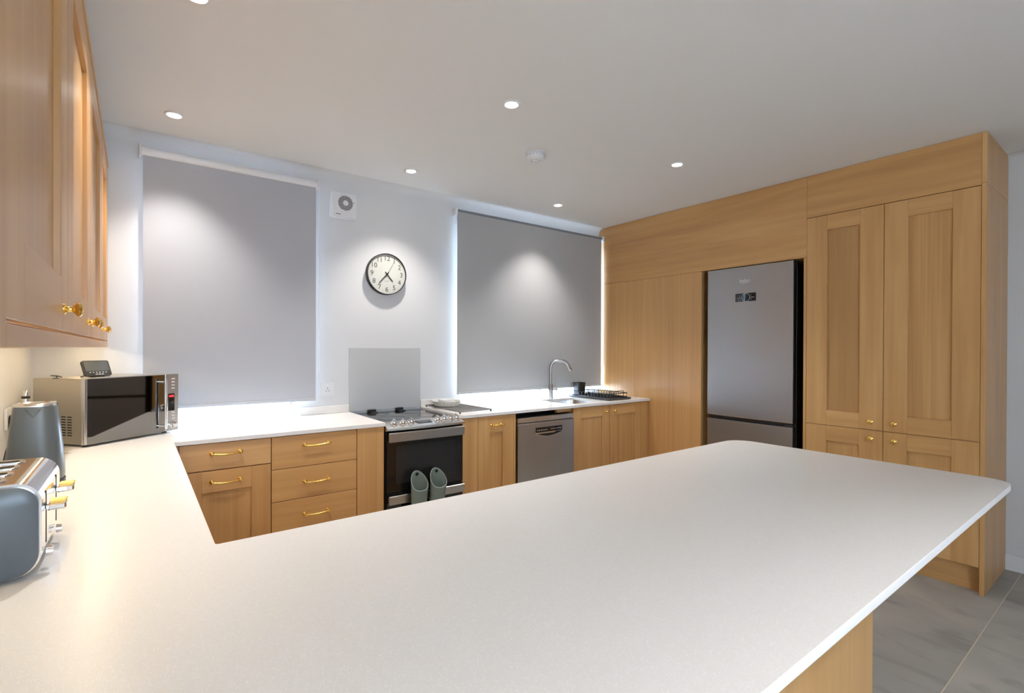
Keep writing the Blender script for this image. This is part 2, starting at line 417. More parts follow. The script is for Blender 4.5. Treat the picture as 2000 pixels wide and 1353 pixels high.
# ------------------------------------------------------------ back-run base units
PB = FB(YC)
def carcass(t, x0, x1, y0=YC+.0235, y1=YB-.002, z0=.15, z1=W-TH-.001):
    obj('carcass', B(x0, x1, y0, y1, z0, z1), WZ, t)
def plinth(t, x0, x1, y=YC+.06): obj('plinth', B(x0, x1, y, y+.018, 0, .148), WX, t)
zt = W-TH-.006
t = thing('base_cabinet', 'oak base cabinet with one drawer over a shaker door, left of the drawer stack', 'cabinet', (.365, 3.15, 0), group='oak base cabinets along the back wall')
carcass(t, .165, .5705); plinth(t, .165, .5705)
obj('corner_post', B(.1475, .163, YC, YC+.02, .15, zt, .001), WZ, t)
d = obj('drawer', pb(PB, .166, .569, -.022, 0, .746, zt, .0012), WX, t); bar_handle(d, .363, .827, YC)
d = shaker(t, PB, 'x', .166, .569, .153, .741, .092, .105); bar_handle(d, .363, .686, YC)
t = thing('base_cabinet', 'oak base cabinet of stacked flat drawers with brass handles', 'cabinet', (.80, 3.15, 0), group='oak base cabinets along the back wall')
carcass(t, .5715, 1.0285); plinth(t, .5715, 1.0285)
for z0, z1, hz in ((.706, zt, .822), (.533, .703, .622), (.344, .530, .444), (.153, .341, .25)):
    d = obj('drawer', pb(PB, .573, 1.027, -.022, 0, z0, z1, .0012), WX, t); bar_handle(d, .80, hz, YC)
obj('side_filler', B(1.0305, 1.194, YC, YC+.02, 0, W-TH-.001, .0012), VZ, t)
t = thing('base_cabinet', 'narrow oak base cabinet with one shaker door, between the cooker and the dishwasher', 'cabinet', (1.97, 3.15, 0), group='oak base cabinets along the back wall')
carcass(t, 1.747, 2.192); plinth(t, 1.747, 2.192)
obj('filler_strip', B(1.747, 1.868, YC, YC+.02, .0, zt, .0012), VZ, t)
d = shaker(t, PB, 'x', 1.870, 2.178, .153, zt, .10, .115); bar_handle(d, 2.026, .818, YC, .085)
obj('side_panel', B(2.180, 2.1955, YC-.0, YB-.01, 0, zt, .001), WZ, t)
t = thing('base_cabinet', 'oak sink cabinet with a pair of shaker doors and small brass knobs, below the tap', 'cabinet', (3.24, 3.15, 0), group='oak base cabinets along the back wall')
bm = bmesh.new()   # open-topped carcass so the sink bowl hangs inside
box(bm, 2.772, 2.788, YC+.0235, YB-.002, .15, W-TH-.001); box(bm, 3.69, 3.706, YC+.0235, YB-.002, .15, W-TH-.001)
box(bm, 2.788, 3.69, YC+.0235, YB-.002, .15, .168); box(bm, 2.788, 3.69, YB-.012, YB-.002, .168, W-TH-.001)
obj('carcass', bm, WZ, t); plinth(t, 2.772, 3.706)
d = shaker(t, PB, 'x', 2.774, 3.194, .153, zt, .092, .085); knob(d, (3.145, YC, .826), (0, -1, 0), .9)
d = shaker(t, PB, 'x', 3.198, 3.618, .153, zt, .092, .085); knob(d, (3.252, YC, .826), (0, -1, 0), .9)
obj('filler_strip', B(3.621, 3.706, YC, YC+.02, .0, zt, .0012), VZ, t)
o = centre(obj('filler_block', B(2.62, 2.770, 2.885, 2.91, .852, W-TH-.001, .001), WX)); tag(o, 'short oak batten under the worktop above the dishwasher', 'trim')

# left run and peninsula
t = thing('base_cabinet', 'oak base run below the left worktop under the microwave and toaster', 'cabinet', (-.14, 1.9, 0))
obj('carcass', B(XL+.002, XI-.043, YPI+.03, YB-.003, .15, W-TH-.001), WZ, t)
obj('plinth', B(XI-.10, XI-.082, YPI+.03, YF-.03, 0, .148), WY, t)
PLi = FL(XI-.02)
for a, b in ((1.345, 2.06), (2.063, 2.80)):
    d = shaker(t, PLi, 'y', a, b, .153, zt); knob(d, (XI-.02, b-.05 if a < 2 else a+.05, .82), (1, 0, 0))
PX1 = 2.045
t = thing('peninsula_base', 'pale oak-panelled base under the overhanging peninsula worktop', 'cabinet', (.9, .95, 0))
obj('carcass', B(XL+.003, PX1-.022, .645, YPI-.045, .0, W-TH-.001), WZ, t)
bw = (PX1-XL-.004)/4
for k in range(4):
    obj('back_panel', B(XL+.003+bw*k+.0008, XL+.003+bw*(k+1)-.0008, .62, .642, 0, W-TH-.001, .001), VZ, t)
obj('end_panel', B(PX1-.020, PX1, .643, YPI-.03, 0, W-TH-.001, .001), VZ, t)
for a, b in ((.25, .85), (.853, 1.43), (1.433, 2.02)):
    obj('door', B(a, b, YPI-.044, YPI-.024, .153, zt, .0012), WZ, t)

# ------------------------------------------------------------ tall units, right wall
PR = FX(XR)
t = thing('fridge_surround', 'tall oak panelling and wide fascia framing the fridge niche', 'panelling', (4.0, 2.4, 0))
obj('tall_panel', B(XR, XR+.02, 3.018, YB-.001, 0, 1.988, .0008), VZ, t)
obj('tall_panel', B(XR, XR+.02, 2.332, 3.016, 0, 1.988, .0008), VZ, t)
obj('niche_side', B(XR+.021, XW-.001, 2.332, 2.350, 0, 1.988), VZ, t)
obj('top_fascia', B(XR, XR+.02, 1.5275, YB-.001, 1.9895, CZ-.002, .0008), WY, t)
obj('niche_top', B(XR+.021, XW-.001, 1.546, 2.331, 1.99, 2.008), WY, t)
obj('divider_panel', B(XR-.001, XW-.001, 1.5278, 1.5455, 0, 1.988, .0008), WZ, t)
t = thing('larder_cabinet', 'tall oak larder cupboard with four shaker doors and brass knobs', 'cupboard', (4.0, 1.08, 0))
obj('cupboard_body', B(XR+.024, XW-.002, .636, 1.5265, .147, 2.26), WZ, t)
obj('plinth', B(XR+.055, XR+.073, .635, 1.5265, 0, .146, .001), WY, t)
for a, b, c, kk in ((1.0815, 1.526, .128, 1.143), (.6345, 1.0785, .12, 1.021)):
    d = shaker(t, PR, 'y', a, b, .8455, 2.2565, c, .10, rec=.013, pm=DZ if a > 1 else LZ); knob(d, (XR, kk, .897), (-1, 0, 0))
    d = shaker(t, PR, 'y', a, b, .150, .8425, c, .10); knob(d, (XR, kk, .79), (-1, 0, 0))
obj('top_panel', B(XR, XR+.02, .6335, 1.5265, 2.2605, CZ-.002, .0008), WY, t)
t = thing('end_panel', 'deep oak end panel closing the right side of the larder, down to the floor', 'panel', (4.0, .62, 0))
def endp(z0, z1, cv=False):
    r_ = .06
    if not cv: return B(XR-.002, XW-.001, .611, .6325, z0, z1, .0008)
    pr = [(XR-.002, z0), (XW-.001, z0), (XW-.001, z1-r_)]+[(XW-.001-r_+r_*math.cos(a), z1-r_+r_*math.sin(a)) for a in [PI/2*k/6 for k in range(1, 7)]]+[(XR-.002, z1)]
    bm = bmesh.new(); prism(bm, pr, 0, .0215, Matrix(((1, 0, 0, 0), (0, 0, 1, .611), (0, 1, 0, 0), (0, 0, 0, 1)))); return bm
obj('lower_panel', endp(0, 2.268), WZ, t); obj('upper_panel', endp(2.270, CZ-.002, False), WZ, t)

# ------------------------------------------------------------ fridge freezer
t = thing('fridge_freezer', 'tall stainless steel fridge freezer standing in the oak niche', 'fridge', (4.0, 1.937, 0))
fy0, fy1 = 1.608, 2.268
obj('cabinet_body', B(XR+.045, XW-.02, fy0, fy1, .03, 1.972, .004), BLACK, t)
def fdoor(z0, z1, nm):
    d = obj(nm, B(XR-.008, XR+.040, fy0, fy1, z0, z1, .003), BLACK, t)
    obj('steel_front', B(XR-.0115, XR-.0083, fy0+.003, fy1-.001, z0+.002, z1-.001, .001), STEEL_F, d)
    return d
up_ = fdoor(.826, 1.982, 'upper_door'); lo_ = fdoor(.05, .797, 'lower_door')
obj('hinge', B(XR, XR+.04, fy0+.004, fy0+.06, .798, .811, .002), DGREY, lo_)
obj('edge_trim', B(XR-.0118, XR-.004, fy0+.002, fy1-.001, .826, .834, .001), STEEL_L, up_)
obj('door_seal', B(XR+.003, XR+.044, fy0+.01, fy1-.01, .8, .824), BLACK, t)
obj('foot', B(XR+.06, XR+.12, fy0+.03, fy0+.08, 0, .03), BLACK, t); obj('foot', B(XR+.06, XR+.12, fy1-.08, fy1-.03, 0, .03), BLACK, t)
obj('seal_line', B(XR+.0405, XR+.0445, fy0-.0012, fy0+.01, .05, 1.97), DGREY, t)
TXR = lambda y, z, x: Matrix(((0, 0, -1, x), (-1, 0, 0, y), (0, 1, 0, z), (0, 0, 0, 1)))
xf = XR-.0120
pan = obj('display_panel', B(xf-.0012, xf+.0005, 1.874, 2.033, 1.716, 1.778), BLACKGL, up_)
bm = bmesh.new(); T = TXR(1.952, 1.745, xf-.0014)
pts_ = [T @ Vector((.031*math.cos(2*PI*k/28), .031*math.sin(2*PI*k/28), 0)) for k in range(28)]; tube(bm, pts_, .0012, 5, closed=True)
for sx, sy, L in ((-.044, .013, .010), (-.052, -.002, .028), (-.056, -.019, .007), (-.042, -.019, .007), (.041, .014, .008), (.055, 0, .022), (.042, -.015, .010), (.040, 0, .008)):
    a = T @ Vector((sx-L/2, sy-.0013, 0)); b = T @ Vector((sx+L/2, sy+.0013, .0006)); box(bm, min(a.x, b.x)-.0003, max(a.x, b.x), min(a.y, b.y), max(a.y, b.y), min(a.z, b.z), max(a.z, b.z))
obj('display_marks', bm, PRINTW, pan)
bm = bmesh.new(); text(bm, 'beko', .042, TXR(1.960, 1.874, xf-.0006)); T = TXR(1.96, 1.855, xf-.0008)
tube(bm, [T @ Vector((x_, -.002+.010*((x_+.03)/.06)**2 if x_ > -.03 else -.002, 0)) for x_ in [-.03+.06*k/8 for k in range(9)]], .0012, 5)
obj('brand_lettering', bm, PRINTW, up_)
bm = bmesh.new(); text(bm, 'NeoFrost', .016, TXR(1.685, .868, xf-.0006)); obj('feature_lettering', bm, PRINTG, up_)

# ------------------------------------------------------------ cooker
t = thing('cooker', 'stainless steel and black glass double oven cooker with ceramic hob', 'cooker', (1.47, 3.15, 0))
cx0, cx1 = 1.201, 1.739
obj('cooker_body', B(cx0, cx1, 2.862, YB-.012, .02, .880, .002), BLACK, t)
hob = obj('hob', B(cx0-.002, cx1+.002, 2.93, YB-.012, .881, .893, .002), BLACKGL, t)
bm = bmesh.new()
for cx_, cy_, rr in ((1.34, 3.08, .09), (1.60, 3.08, .07), (1.34, 3.30, .07), (1.60, 3.30, .09)):
    tube(bm, [(cx_+rr*math.cos(2*PI*k/36), cy_+rr*math.sin(2*PI*k/36), .8932) for k in range(36)], .0009, 4, closed=True)
obj('ring_marks', bm, DGREY, hob)
for hx in (1.345, 1.555):
    obj('lid_hinge', B(hx-.028, hx+.028, 3.425, 3.452, .8935, .915, .003), BLACK, hob)
    obj('lid_hinge', B(hx-.024, hx+.024, 3.378, 3.402, .8935, .900, .002), BLACK, hob)
# bowed sloping control fascia
bm = bmesh.new(); rings = []
NB = 14
for k in range(NB+1):
    x_ = cx0-.001+(cx1-cx0+.002)*k/NB; s_ = 1-((k/NB)*2-1)**2; b_ = .018*s_
    rings.append([(x_, 2.932, .894), (x_, 2.842-b_, .878), (x_, 2.822-b_, .868), (x_, 2.818-b_, .856), (x_, 2.826-b_, .851), (x_, 2.932, .851)])
ring_faces(bm, rings); fas = obj('control_fascia', bm, STEEL_L, t, True)
kx = [1.262, 1.318, 1.374, 1.558, 1.606, 1.654, 1.702]
for q in kx:
    s_ = 1-((q-cx0)/(cx1-cx0)*2-1)**2; y_ = 2.872-.012*s_
    T = Matrix.Translation((q, y_, .884)) @ Matrix.Rotation(math.radians(14), 4, 'X')
    bm = bmesh.new(); lathe(bm, [(.0225, 0), (.0225, .003), (.0185, .006), (.0165, .02), (.0145, .0225), (.001, .0225)], T, 20)
    kb = obj('control_knob', bm, CHROME, fas, True)
    bm = bmesh.new(); box(bm, -.0045, .0045, -.016, .016, .02, .033, .002, T); 
    for v in bm.verts: pass
    obj('knob_grip', bm, CHROME, t)
s_T = Matrix.Translation((1.466, 2.868, .8845)) @ Matrix.Rotation(math.radians(10), 4, 'X')
bm = bmesh.new(); prism(bm, [(-.05, -.026), (.046, -.026), (.052, .020), (-.056, .020)], 0, .004, s_T); dsp = obj('clock_display', bm, BLACKGL, fas)
bm = bmesh.new()
for q in (-.03, -.015, 0, .015, .03): box(bm, q-.004, q+.004, -.018, -.013, .0042, .0048, 0, s_T)
box(bm, -.025, .022, -.003, .008, .0042, .0046, 0, s_T)
obj('display_marks', bm, SCREEN, dsp)
def band(parent, z0, z1, x0=cx0+.006, x1=cx1-.004):
    bm = bmesh.new(); box(bm, x0, x1, 2.806, 2.822, z0, z1, .004)
    for q in (x0+.02, x1-.05): box(bm, q, q+.03, 2.82, 2.842, z0+.012, z1-.012)
    return obj('handle', bm, STEEL, parent)
od = obj('oven_door', B(cx0+.003, cx1-.002, 2.838, 2.861, .474, .846, .002), BLACKGL, t); band(od, .784, .842)
obj('oven_window', B(cx0+.06, cx1-.06, 2.8365, 2.8385, .525, .755, .0005), mat('smoked_oven_glass', (.02, .021, .022), .08), od)
ld = obj('lower_oven_door', B(cx0+.003, cx1-.002, 2.838, 2.861, .07, .470, .002), BLACKGL, t); band(ld, .408, .462)
obj('oven_window', B(cx0+.06, cx1-.06, 2.8365, 2.8385, .12, .34, .0005), bpy.data.materials['smoked_oven_glass'], ld)
for fx in (cx0+.04, cx1-.08): obj('foot', B(fx, fx+.04, 2.88, 2.92, 0, .02), BLACK, t)
obj('plinth_drawer', B(cx0+.003, cx1-.002, 2.845, 2.861, .02, .067), BLACK, t)

# oven mitts stuffed behind the lower handle
def mitt(cx, lab, tilt):
    t = thing('oven_mitt', lab, 'oven mitt', (cx, 2.765, .26), group='silicone oven mitts on the lower oven handle')
    bm = bmesh.new(); n = 28; a, b = .056, .036
    def ring(z, k, sl=0, ins=0):
        out = []
        for j in range(n):
            th = 2*PI*j/n; c, s = math.cos(th), math.sin(th)
            out.append((cx+tilt*(z-.26)+(a*k-ins)*c, 2.765+(b*k-ins)*s, z+sl*(s*.5+.5)**1.3*(.95-.12*c)))
        return out
    outer = [ring(.262, .25), ring(.266, .55), ring(.28, .75), ring(.32, .84), ring(.38, .88), ring(.44, .93), ring(.468, .97, .075), ring(.486, 1.0, .115)]
    inner = [ring(.486, 1.0, .115, .004), ring(.466, .97, .073, .004), ring(.44, .93, 0, .004), ring(.38, .88, 0, .004), ring(.32, .84, 0, .004), ring(.29, .6, 0, .004)]
    ring_faces(bm, outer+inner)
    obj('mitt_body', bm, MITT, t, True)
    z = .486+.115*.80; T = Matrix.Translation((cx+tilt*.3-.008, 2.765+b-.0075, z)) @ Matrix.Rotation(PI/2, 4, 'X')
    bm = bmesh.new(); lathe(bm, [(.010, 0), (.010, .002)], T, 16); obj('hanging_hole', bm, SHADOW, t)
    bm = bmesh.new(); tube(bm, [Vector(p) for p in ring(.487, 1.0, .115, .002)], .0028, 6, closed=True); obj('cuff_rim', bm, mat('pale_silicone_rim', (.30, .37, .345), .5), t, True)
mitt(1.374, 'left grey-green silicone oven mitt hanging cuff-up at the lower oven handle', .05)
mitt(1.488, 'right grey-green silicone oven mitt hanging cuff-up at the lower oven handle', .12)

# ------------------------------------------------------------ dishwasher
t = thing('dishwasher', 'freestanding silver dishwasher under the worktop by the sink', 'dishwasher', (2.485, 3.15, 0))
obj('dishwasher_body', B(2.208, 2.762, 2.872, YB-.03, .03, .842, .003), DGREY, t)
obj('top_lip', B(2.206, 2.764, 2.846, 2.871, .806, .843, .003), STEEL_L, t)
dd = obj('door', B(2.206, 2.764, 2.838, 2.871, .10, .802, .004), STEEL, t)
obj('kick_plate', B(2.21, 2.76, 2.88, 2.90, .0, .098), BLACK, t)
cp = obj('control_panel', B(2.365, 2.632, 2.8355, 2.8385, .726, .764, .001), BLACKGL, dd)
bm = bmesh.new(); pl = [(2.372+.253*k/12, .716-.022*math.sin(PI*k/12)) for k in range(13)]
prism(bm, pl+[(2.625, .722), (2.372, .722)], 0, .0012, Matrix(((1, 0, 0, 0), (0, 0, 1, 2.8366), (0, 1, 0, 0), (0, 0, 0, 1))))
obj('grip_recess', bm, SHADOW, dd)
bm = bmesh.new(); tube(bm, [(a, 2.836, b) for a, b in pl], .0016, 6); obj('recess_rim', bm, STEEL_L, dd)
obj('grip_lip', B(2.368, 2.560, 2.833, 2.8385, .714, .726, .002), STEEL_L, dd)
bm = bmesh.new()
for k in range(6): box(bm, 2.378+k*.018, 2.386+k*.018, 2.8349, 2.8356, .740, .745)
for k in range(7): box(bm, 2.515+k*.016, 2.521+k*.016, 2.8349, 2.8356, .742, .748)
obj('button_marks', bm, PRINTW, cp)

# ------------------------------------------------------------ sink, tap, draining things
t = thing('sink', 'undermounted stainless sink bowl in front of the tap', 'sink', (2.995, 3.117, .72))
bm = bmesh.new(); o1 = rrect(SX0-.004, SX1+.004, SY0-.004, SY1+.004, .03); o2 = rrect(SX0+.004, SX1-.004, SY0+.004, SY1-.004, .03); o3 = rrect(SX0+.02, SX1-.02, SY0+.02, SY1-.02, .03)
rim = rrect(SX0-.02, SX1+.02, SY0-.02, SY1+.02, .03)
ring_faces(bm, [[(*p, W-TH-.0015) for p in rim], [(*p, W-TH-.0012) for p in o1], [(*p, .75) for p in o2], [(*p, .722) for p in o3]], cap=False)
bm.verts.ensure_lookup_table(); bm.faces.new(bm.verts[-len(o3):])
obj('bowl', bm, STEEL_L, t, True)
bm = bmesh.new(); lathe(bm, [(.04, .7225), (.04, .7245), (.030, .7245), (.028, .7235), (.001, .7235)], Matrix.Translation((2.995, 3.117, 0)), 24); obj('drain', bm, CHROME, t, True)
t = thing('tap', 'brushed steel kitchen tap with arched spout, behind the sink', 'tap', (2.985, 3.372, W))
bm = bmesh.new(); tx, ty = 2.985, 3.372
lathe(bm, [(.026, W), (.026, W+.006), (.0225, W+.010), (.0225, W+.125), (.019, W+.130)], Matrix.Translation((tx, ty, 0)), 24); bd = obj('tap_body', bm, NICKEL, t, True)
dv = Vector((.86, -.5, 0)).normalized()
def sp(a, z): return Vector((tx, ty, 0))+dv*a+Vector((0, 0, z))
bp_ = [sp(0, W+.125), sp(0, W+.27)]+[sp(.06-.06*math.cos(a), W+.275+.062*math.sin(a)) for a in [PI/2*k/6 for k in range(1, 7)]]+[sp(.06+.04*k/2, W+.337) for k in (1, 2)]
bp_ += [sp(.10+.065*math.sin(a), W+.272+.065*math.cos(a)) for a in [1.15*k/5 for k in range(1, 6)]]
bm = bmesh.new(); tube(bm, bp_, .0135, 14); obj('spout', bm, NICKEL, t, True)
e = bp_[-1]; dr = (bp_[-1]-bp_[-2]).normalized()
bm = bmesh.new(); tube(bm, [e-dr*.004, e+dr*.052, e+dr*.056], [.0165, .0155, .012], 14); obj('spray_head', bm, NICKEL, t, True)
bm = bmesh.new(); side = Vector((.86, -.5, 0)).normalized()
c0 = Vector((tx, ty, W+.085))
tube(bm, [c0+side*.015, c0+side*.062], .0165, 14); tube(bm, [c0+side*.045, c0+side*.045+Vector((0, 0, .11))], [.0042, .0038], 10); obj('lever', bm, NICKEL, t, True)

t = thing('dish_rack', 'black wire dish drainer on a tray at the right end of the worktop', 'dish rack', (3.37, 3.13, W))
rx0, rx1, ry0, ry1 = 3.235, 3.53, 2.905, 3.40
bm = bmesh.new(); prism(bm, rrect(rx0, rx1, ry0, ry1, .02), W+.001, W+.004)
a = rrect(rx0, rx1, ry0, ry1, .02); tube(bm, [(p[0], p[1], W+.010) for p in a], .008, 6, closed=True)
obj('drip_tray', bm, DGREY, t)
bm = bmesh.new(); wz = W+.055
for z_ in (W+.022, wz): tube(bm, [(p[0], p[1], z_) for p in rrect(rx0+.02, rx1-.02, ry0+.02, ry1-.02, .02)], .0036, 6, closed=True)
for k in range(12):
    y_ = ry0+.035+(ry1-ry0-.07)*k/11
    tube(bm, [(rx0+.02, y_, wz), (rx0+.02, y_, W+.022), (rx1-.02, y_, W+.022), (rx1-.02, y_, wz)], .0026, 5)
obj('basket', bm, BLACK, t)
bm = bmesh.new()
for k in range(11):
    y_ = ry0+.05+(ry1-ry0-.20)*k/10
    for xx in (rx0+.09, rx0+.17):
        tube(bm, [(xx, y_-.011, W+.022), (xx, y_-.009, W+.068), (xx, y_, W+.075), (xx, y_+.009, W+.068), (xx, y_+.011, W+.022)], .0028, 5)
obj('plate_prongs', bm, BLACK, t)
bm = bmesh.new()
for s in (ry0+.005, ry1-.005):
    tube(bm, [(rx0+.08, s, W+.02), (rx0+.08, s-(.0), W+.078), (rx1-.10, s, W+.078), (rx1-.10, s, W+.02)], .0035, 6)
obj('end_handle', bm, BLACK, t)
t = thing('cutlery_holder', 'black cutlery pot standing at the far end of the dish drainer', 'cutlery pot', (3.31, 3.335, W+.025))
bm = bmesh.new(); a = rrect(3.262, 3.348, 3.288, 3.372, .02); b = rrect(3.258, 3.352, 3.284, 3.376, .02); c = rrect(3.266, 3.344, 3.292, 3.368, .018)
ring_faces(bm, [[(*p, W+.0262) for p in a], [(*p, W+.135) for p in b], [(*p, W+.135) for p in c], [(*p, W+.03) for p in c]]); obj('pot', bm, BLACK, t, True)
bm = bmesh.new(); 
for q in range(3): box(bm, 3.275+q*.022, 3.279+q*.022, 3.2825, 3.2842, W+.04, W+.11)
obj('drain_slots', bm, SHADOW, t)

# wire racks and baking dish to the right of the hob
def wire_rack(lab, x0, x1, y0, y1, z, n):
    t = thing('wire_rack', lab, 'rack', ((x0+x1)/2, (y0+y1)/2, z))
    bm = bmesh.new(); tube(bm, [(p[0], p[1], z+.014) for p in rrect(x0, x1, y0, y1, .015, 4)], .0035, 6, closed=True); obj('rack_frame', bm, DNICKEL, t)
    bm = bmesh.new()
    for k in range(1, n):
        y_ = y0+(y1-y0)*k/n; tube(bm, [(x0, y_, z+.014), (x1, y_, z+.014)], 0.0027, 5)
    tube(bm, [((x0+x1)/2, y0, z+.0105), ((x0+x1)/2, y1, z+.0105)], .0022, 5)
    obj('wires', bm, DNICKEL, t)
    for a_, b_ in ((x0+.01, y0+.01), (x1-.01, y0+.01), (x0+.01, y1-.01), (x1-.01, y1-.01)):
        bm = bmesh.new(); tube(bm, [(a_, b_, z), (a_, b_, z+.013)], .006, 8); obj('foot', bm, BLACK, t)
wire_rack('low chrome wire rack lying on the worktop right of the hob', 1.76, 2.035, 2.92, 3.43, W, 14)
t = thing('baking_dish', 'cream fluted baking dish resting on the wire rack beside the splashback', 'dish', (1.875, 3.30, W+.018))
def flute(cx, cy, rx, ry, amp, z, n=96, m_=24):
    return [(cx+(rx+amp*math.cos(m_*2*PI*k/n))*math.cos(2*PI*k/n), cy+(ry+amp*math.cos(m_*2*PI*k/n))*math.sin(2*PI*k/n), z) for k in range(n)]
z_ = W+.0185
bm = bmesh.new()
ring_faces(bm, [flute(1.875, 3.30, .085, .105, .001, z_), flute(1.875, 3.30, .100, .122, .004, z_+.030), flute(1.875, 3.30, .104, .127, .004, z_+.034), flute(1.875, 3.30, .096, .118, .004, z_+.033), flute(1.875, 3.30, .082, .10, .001, z_+.006)])
obj('dish_body', bm, CREAM, t, True)
t = thing('oven_glove', 'folded pale cloth lying in the baking dish beside the splashback', 'cloth', (1.88, 3.31, W+.03))
bm = bmesh.new()
box(bm, 1.825, 1.93, 3.24, 3.37, z_+.009, z_+.020, .005, seg=2); box(bm, 1.835, 1.925, 3.25, 3.36, z_+.0195, z_+.032, .005, seg=2); box(bm, 1.83, 1.90, 3.26, 3.35, z_+.0315, z_+.043, .005, seg=2)
obj('folds', bm, mat('off_white_cotton', (.66, .66, .64), .9), t, True)
# splashback, upstands
o = centre(obj('splashback', B(1.190, 1.735, YB-.008, YB-.001, W+.001, 1.353, .001), SPLASH)); tag(o, 'pale grey glass splashback behind the cooker', 'splashback')
def upstand(x0, x1, lab):
    o = centre(obj('upstand', B(x0, x1, YB-.014, YB-.001, W+.0005, W+.052, .0015), QUARTZ)); tag(o, lab, 'upstand')
upstand(.863, 1.188, 'low quartz upstand below the wall socket, left of the splashback')
upstand(1.737, 2.088, 'low quartz upstand right of the splashback, behind the wire rack')

# ------------------------------------------------------------ blinds
def blind(lab, x0, x1, ztop, zbot, fab, roll_m, chain_x, R_, tab_x):
    t = thing('roller_blind', lab, 'blind', ((x0+x1)/2, YB-.04, zbot), group='roller blinds over the two windows')
    yc = YB-.042; zc = ztop-R_
    bm = bmesh.new(); lathe(bm, [(R_, x0+.004), (R_, x1-.004)], Matrix(((0, 0, 1, 0), (0, 1, 0, yc), (1, 0, 0, zc), (0, 0, 0, 1))), 24); obj('roller', bm, roll_m, t, True)
    obj('fabric', B(x0+.010, x1-.010, yc-.0108, yc-.0100, zbot+.012, zc), fab, t)
    bm = B(x0+.010, x1-.010, yc-.015, yc-.006, zbot, zbot+.020, .003); obj('bottom_bar', bm, fab, t)
    for s, q in ((-1, x0), (1, x1)):
        obj('bracket', B(q-.008 if s < 0 else q-.003, q+.003 if s < 0 else q+.008, YB-.075, YB-.001, ztop-.052, ztop+.006, .003), WHITE, t)
    bm = bmesh.new(); lo = 1.20
    tube(bm, [(chain_x, yc-.022, zc), (chain_x, yc-.022, lo), (chain_x, yc-.014, lo-.012), (chain_x, yc-.004, lo), (chain_x, yc-.004, zc)], .0017, 6); obj('chain', bm, WHITE, t)
    obj('pull_tab', B(tab_x-.012, tab_x+.012, yc-.012, yc-.009, zbot-.014, zbot+.002, .001), WHITE, t)
blind('light grey roller blind on the left window, drawn almost down, right of the wall cupboards', .022, .962, 2.458, 1.003, FABRIC1, WHITE, .972, .025, .80)
blind('pale grey roller blind over the right window, above the tap', 2.024, 3.700, 2.458, .985, FABRIC2, ROLLD, 3.706, .014, 2.90)

# ------------------------------------------------------------ wall things
t = thing('wall_clock', 'round black-rimmed wall clock with large numerals between the two blinds', 'clock', (1.455, YB, 1.735))
TC = Matrix(((1, 0, 0, 1.455), (0, 0, -1, YB-.001), (0, 1, 0, 1.888), (0, 0, 0, 1)))   # x right, y up, z out of wall
bm = bmesh.new(); R_ = .149
lathe(bm, [(R_-.004, 0), (R_, .004), (R_, .040), (R_-.002, .043), (R_-.0045, .043), (R_-.0055, .030), (.001, .030)], TC, 64); obj('case', bm, BLACK, t, True)
bm = bmesh.new(); lathe(bm, [(R_-.006, .0302), (R_-.006, .0312), (.001, .0312)], TC, 64); obj('dial', bm, DIAL, t)
for n in range(1, 13):
    a = 2*PI*n/12; rr = .112
    bm = bmesh.new(); text(bm, str(n), .050, TC @ Matrix.Translation((rr*math.sin(a), rr*math.cos(a), .0318)))
    obj('numeral', bm, PRINT, t)
bm = bmesh.new()
for n in range(60):
    a = 2*PI*n/60; T = TC @ Matrix.Rotation(-a, 4, 'Z'); box(bm, -.0006, .0006, .130, .134, .0314, .0319, 0, T)
obj('minute_marks', bm, PRINT, t)
bm = bmesh.new(); text(bm, 'QUARTZ', .009, TC @ Matrix.Translation((0, -.052, .0318))); obj('dial_lettering', bm, PRINT, t)
def hand(nm, ang, L, w_, z, back=.02):
    bm = bmesh.new(); T = TC @ Matrix.Rotation(-math.radians(ang), 4, 'Z')
    prism(bm, [(-w_, -back), (w_, -back), (w_*.6, L), (-w_*.6, L)], z, z+.001, T); obj(nm, bm, BLACK, t)
hand('hour_hand', 139, .068, .0042, .034); hand('minute_hand', 222, .092, .0032, .036); hand('second_hand', 30, .10, .0009, .038, .03)
bm = bmesh.new(); lathe(bm, [(.006, .032), (.006, .040), (.001, .041)], TC, 16); obj('hand_boss', bm, BLACK, t)

t = thing('extractor_fan', 'white square extractor fan high on the wall above the clock', 'fan', (1.145, YB, 2.25))
TF = Matrix(((1, 0, 0, 1.143), (0, 0, -1, YB-.001), (0, 1, 0, 2.328), (0, 0, 0, 1)))
bm = bmesh.new(); prism(bm, rrect(-.088, .088, -.088, .088, .012), 0, .028, TF, .002); hs = obj('housing', bm, WHITE, t)
bm = bmesh.new(); prism(bm, rrect(-.079, .079, -.079, .079, .012), .028, .042, TF, .004); obj('front_cover', bm, WHITE, t)
bm = bmesh.new(); lathe(bm, [(.050, .0421), (.050, .0428), (.001, .0428)], TF @ Matrix.Translation((.008, .018, 0)), 32); gr = obj('fan_opening', bm, SHADOW, t)
bm = bmesh.new()
for k in range(-5, 6):
    y_ = k*.0088; hw = math.sqrt(max(.049**2-y_**2, 0)); box(bm, .008-hw, .008+hw, .018+y_-.0016, .018+y_+.0016, .043, .046, 0, TF)
lathe(bm, [(.018, .0428), (.018, .047), (.001, .048)], TF @ Matrix.Translation((.008, .018, 0)), 20)
obj('grille', bm, WHITE, gr)
bm = bmesh.new(); box(bm, -.058, -.025, -.064, -.060, .0421, .0426, 0, TF); obj('maker_mark', bm, PRINT, t)
bm = bmesh.new(); lathe(bm, [(.004, .0421), (.004, .0435), (.001, .044)], TF @ Matrix.Translation((.066, .028, 0)), 12); obj('cover_screw', bm, CHROME, t)

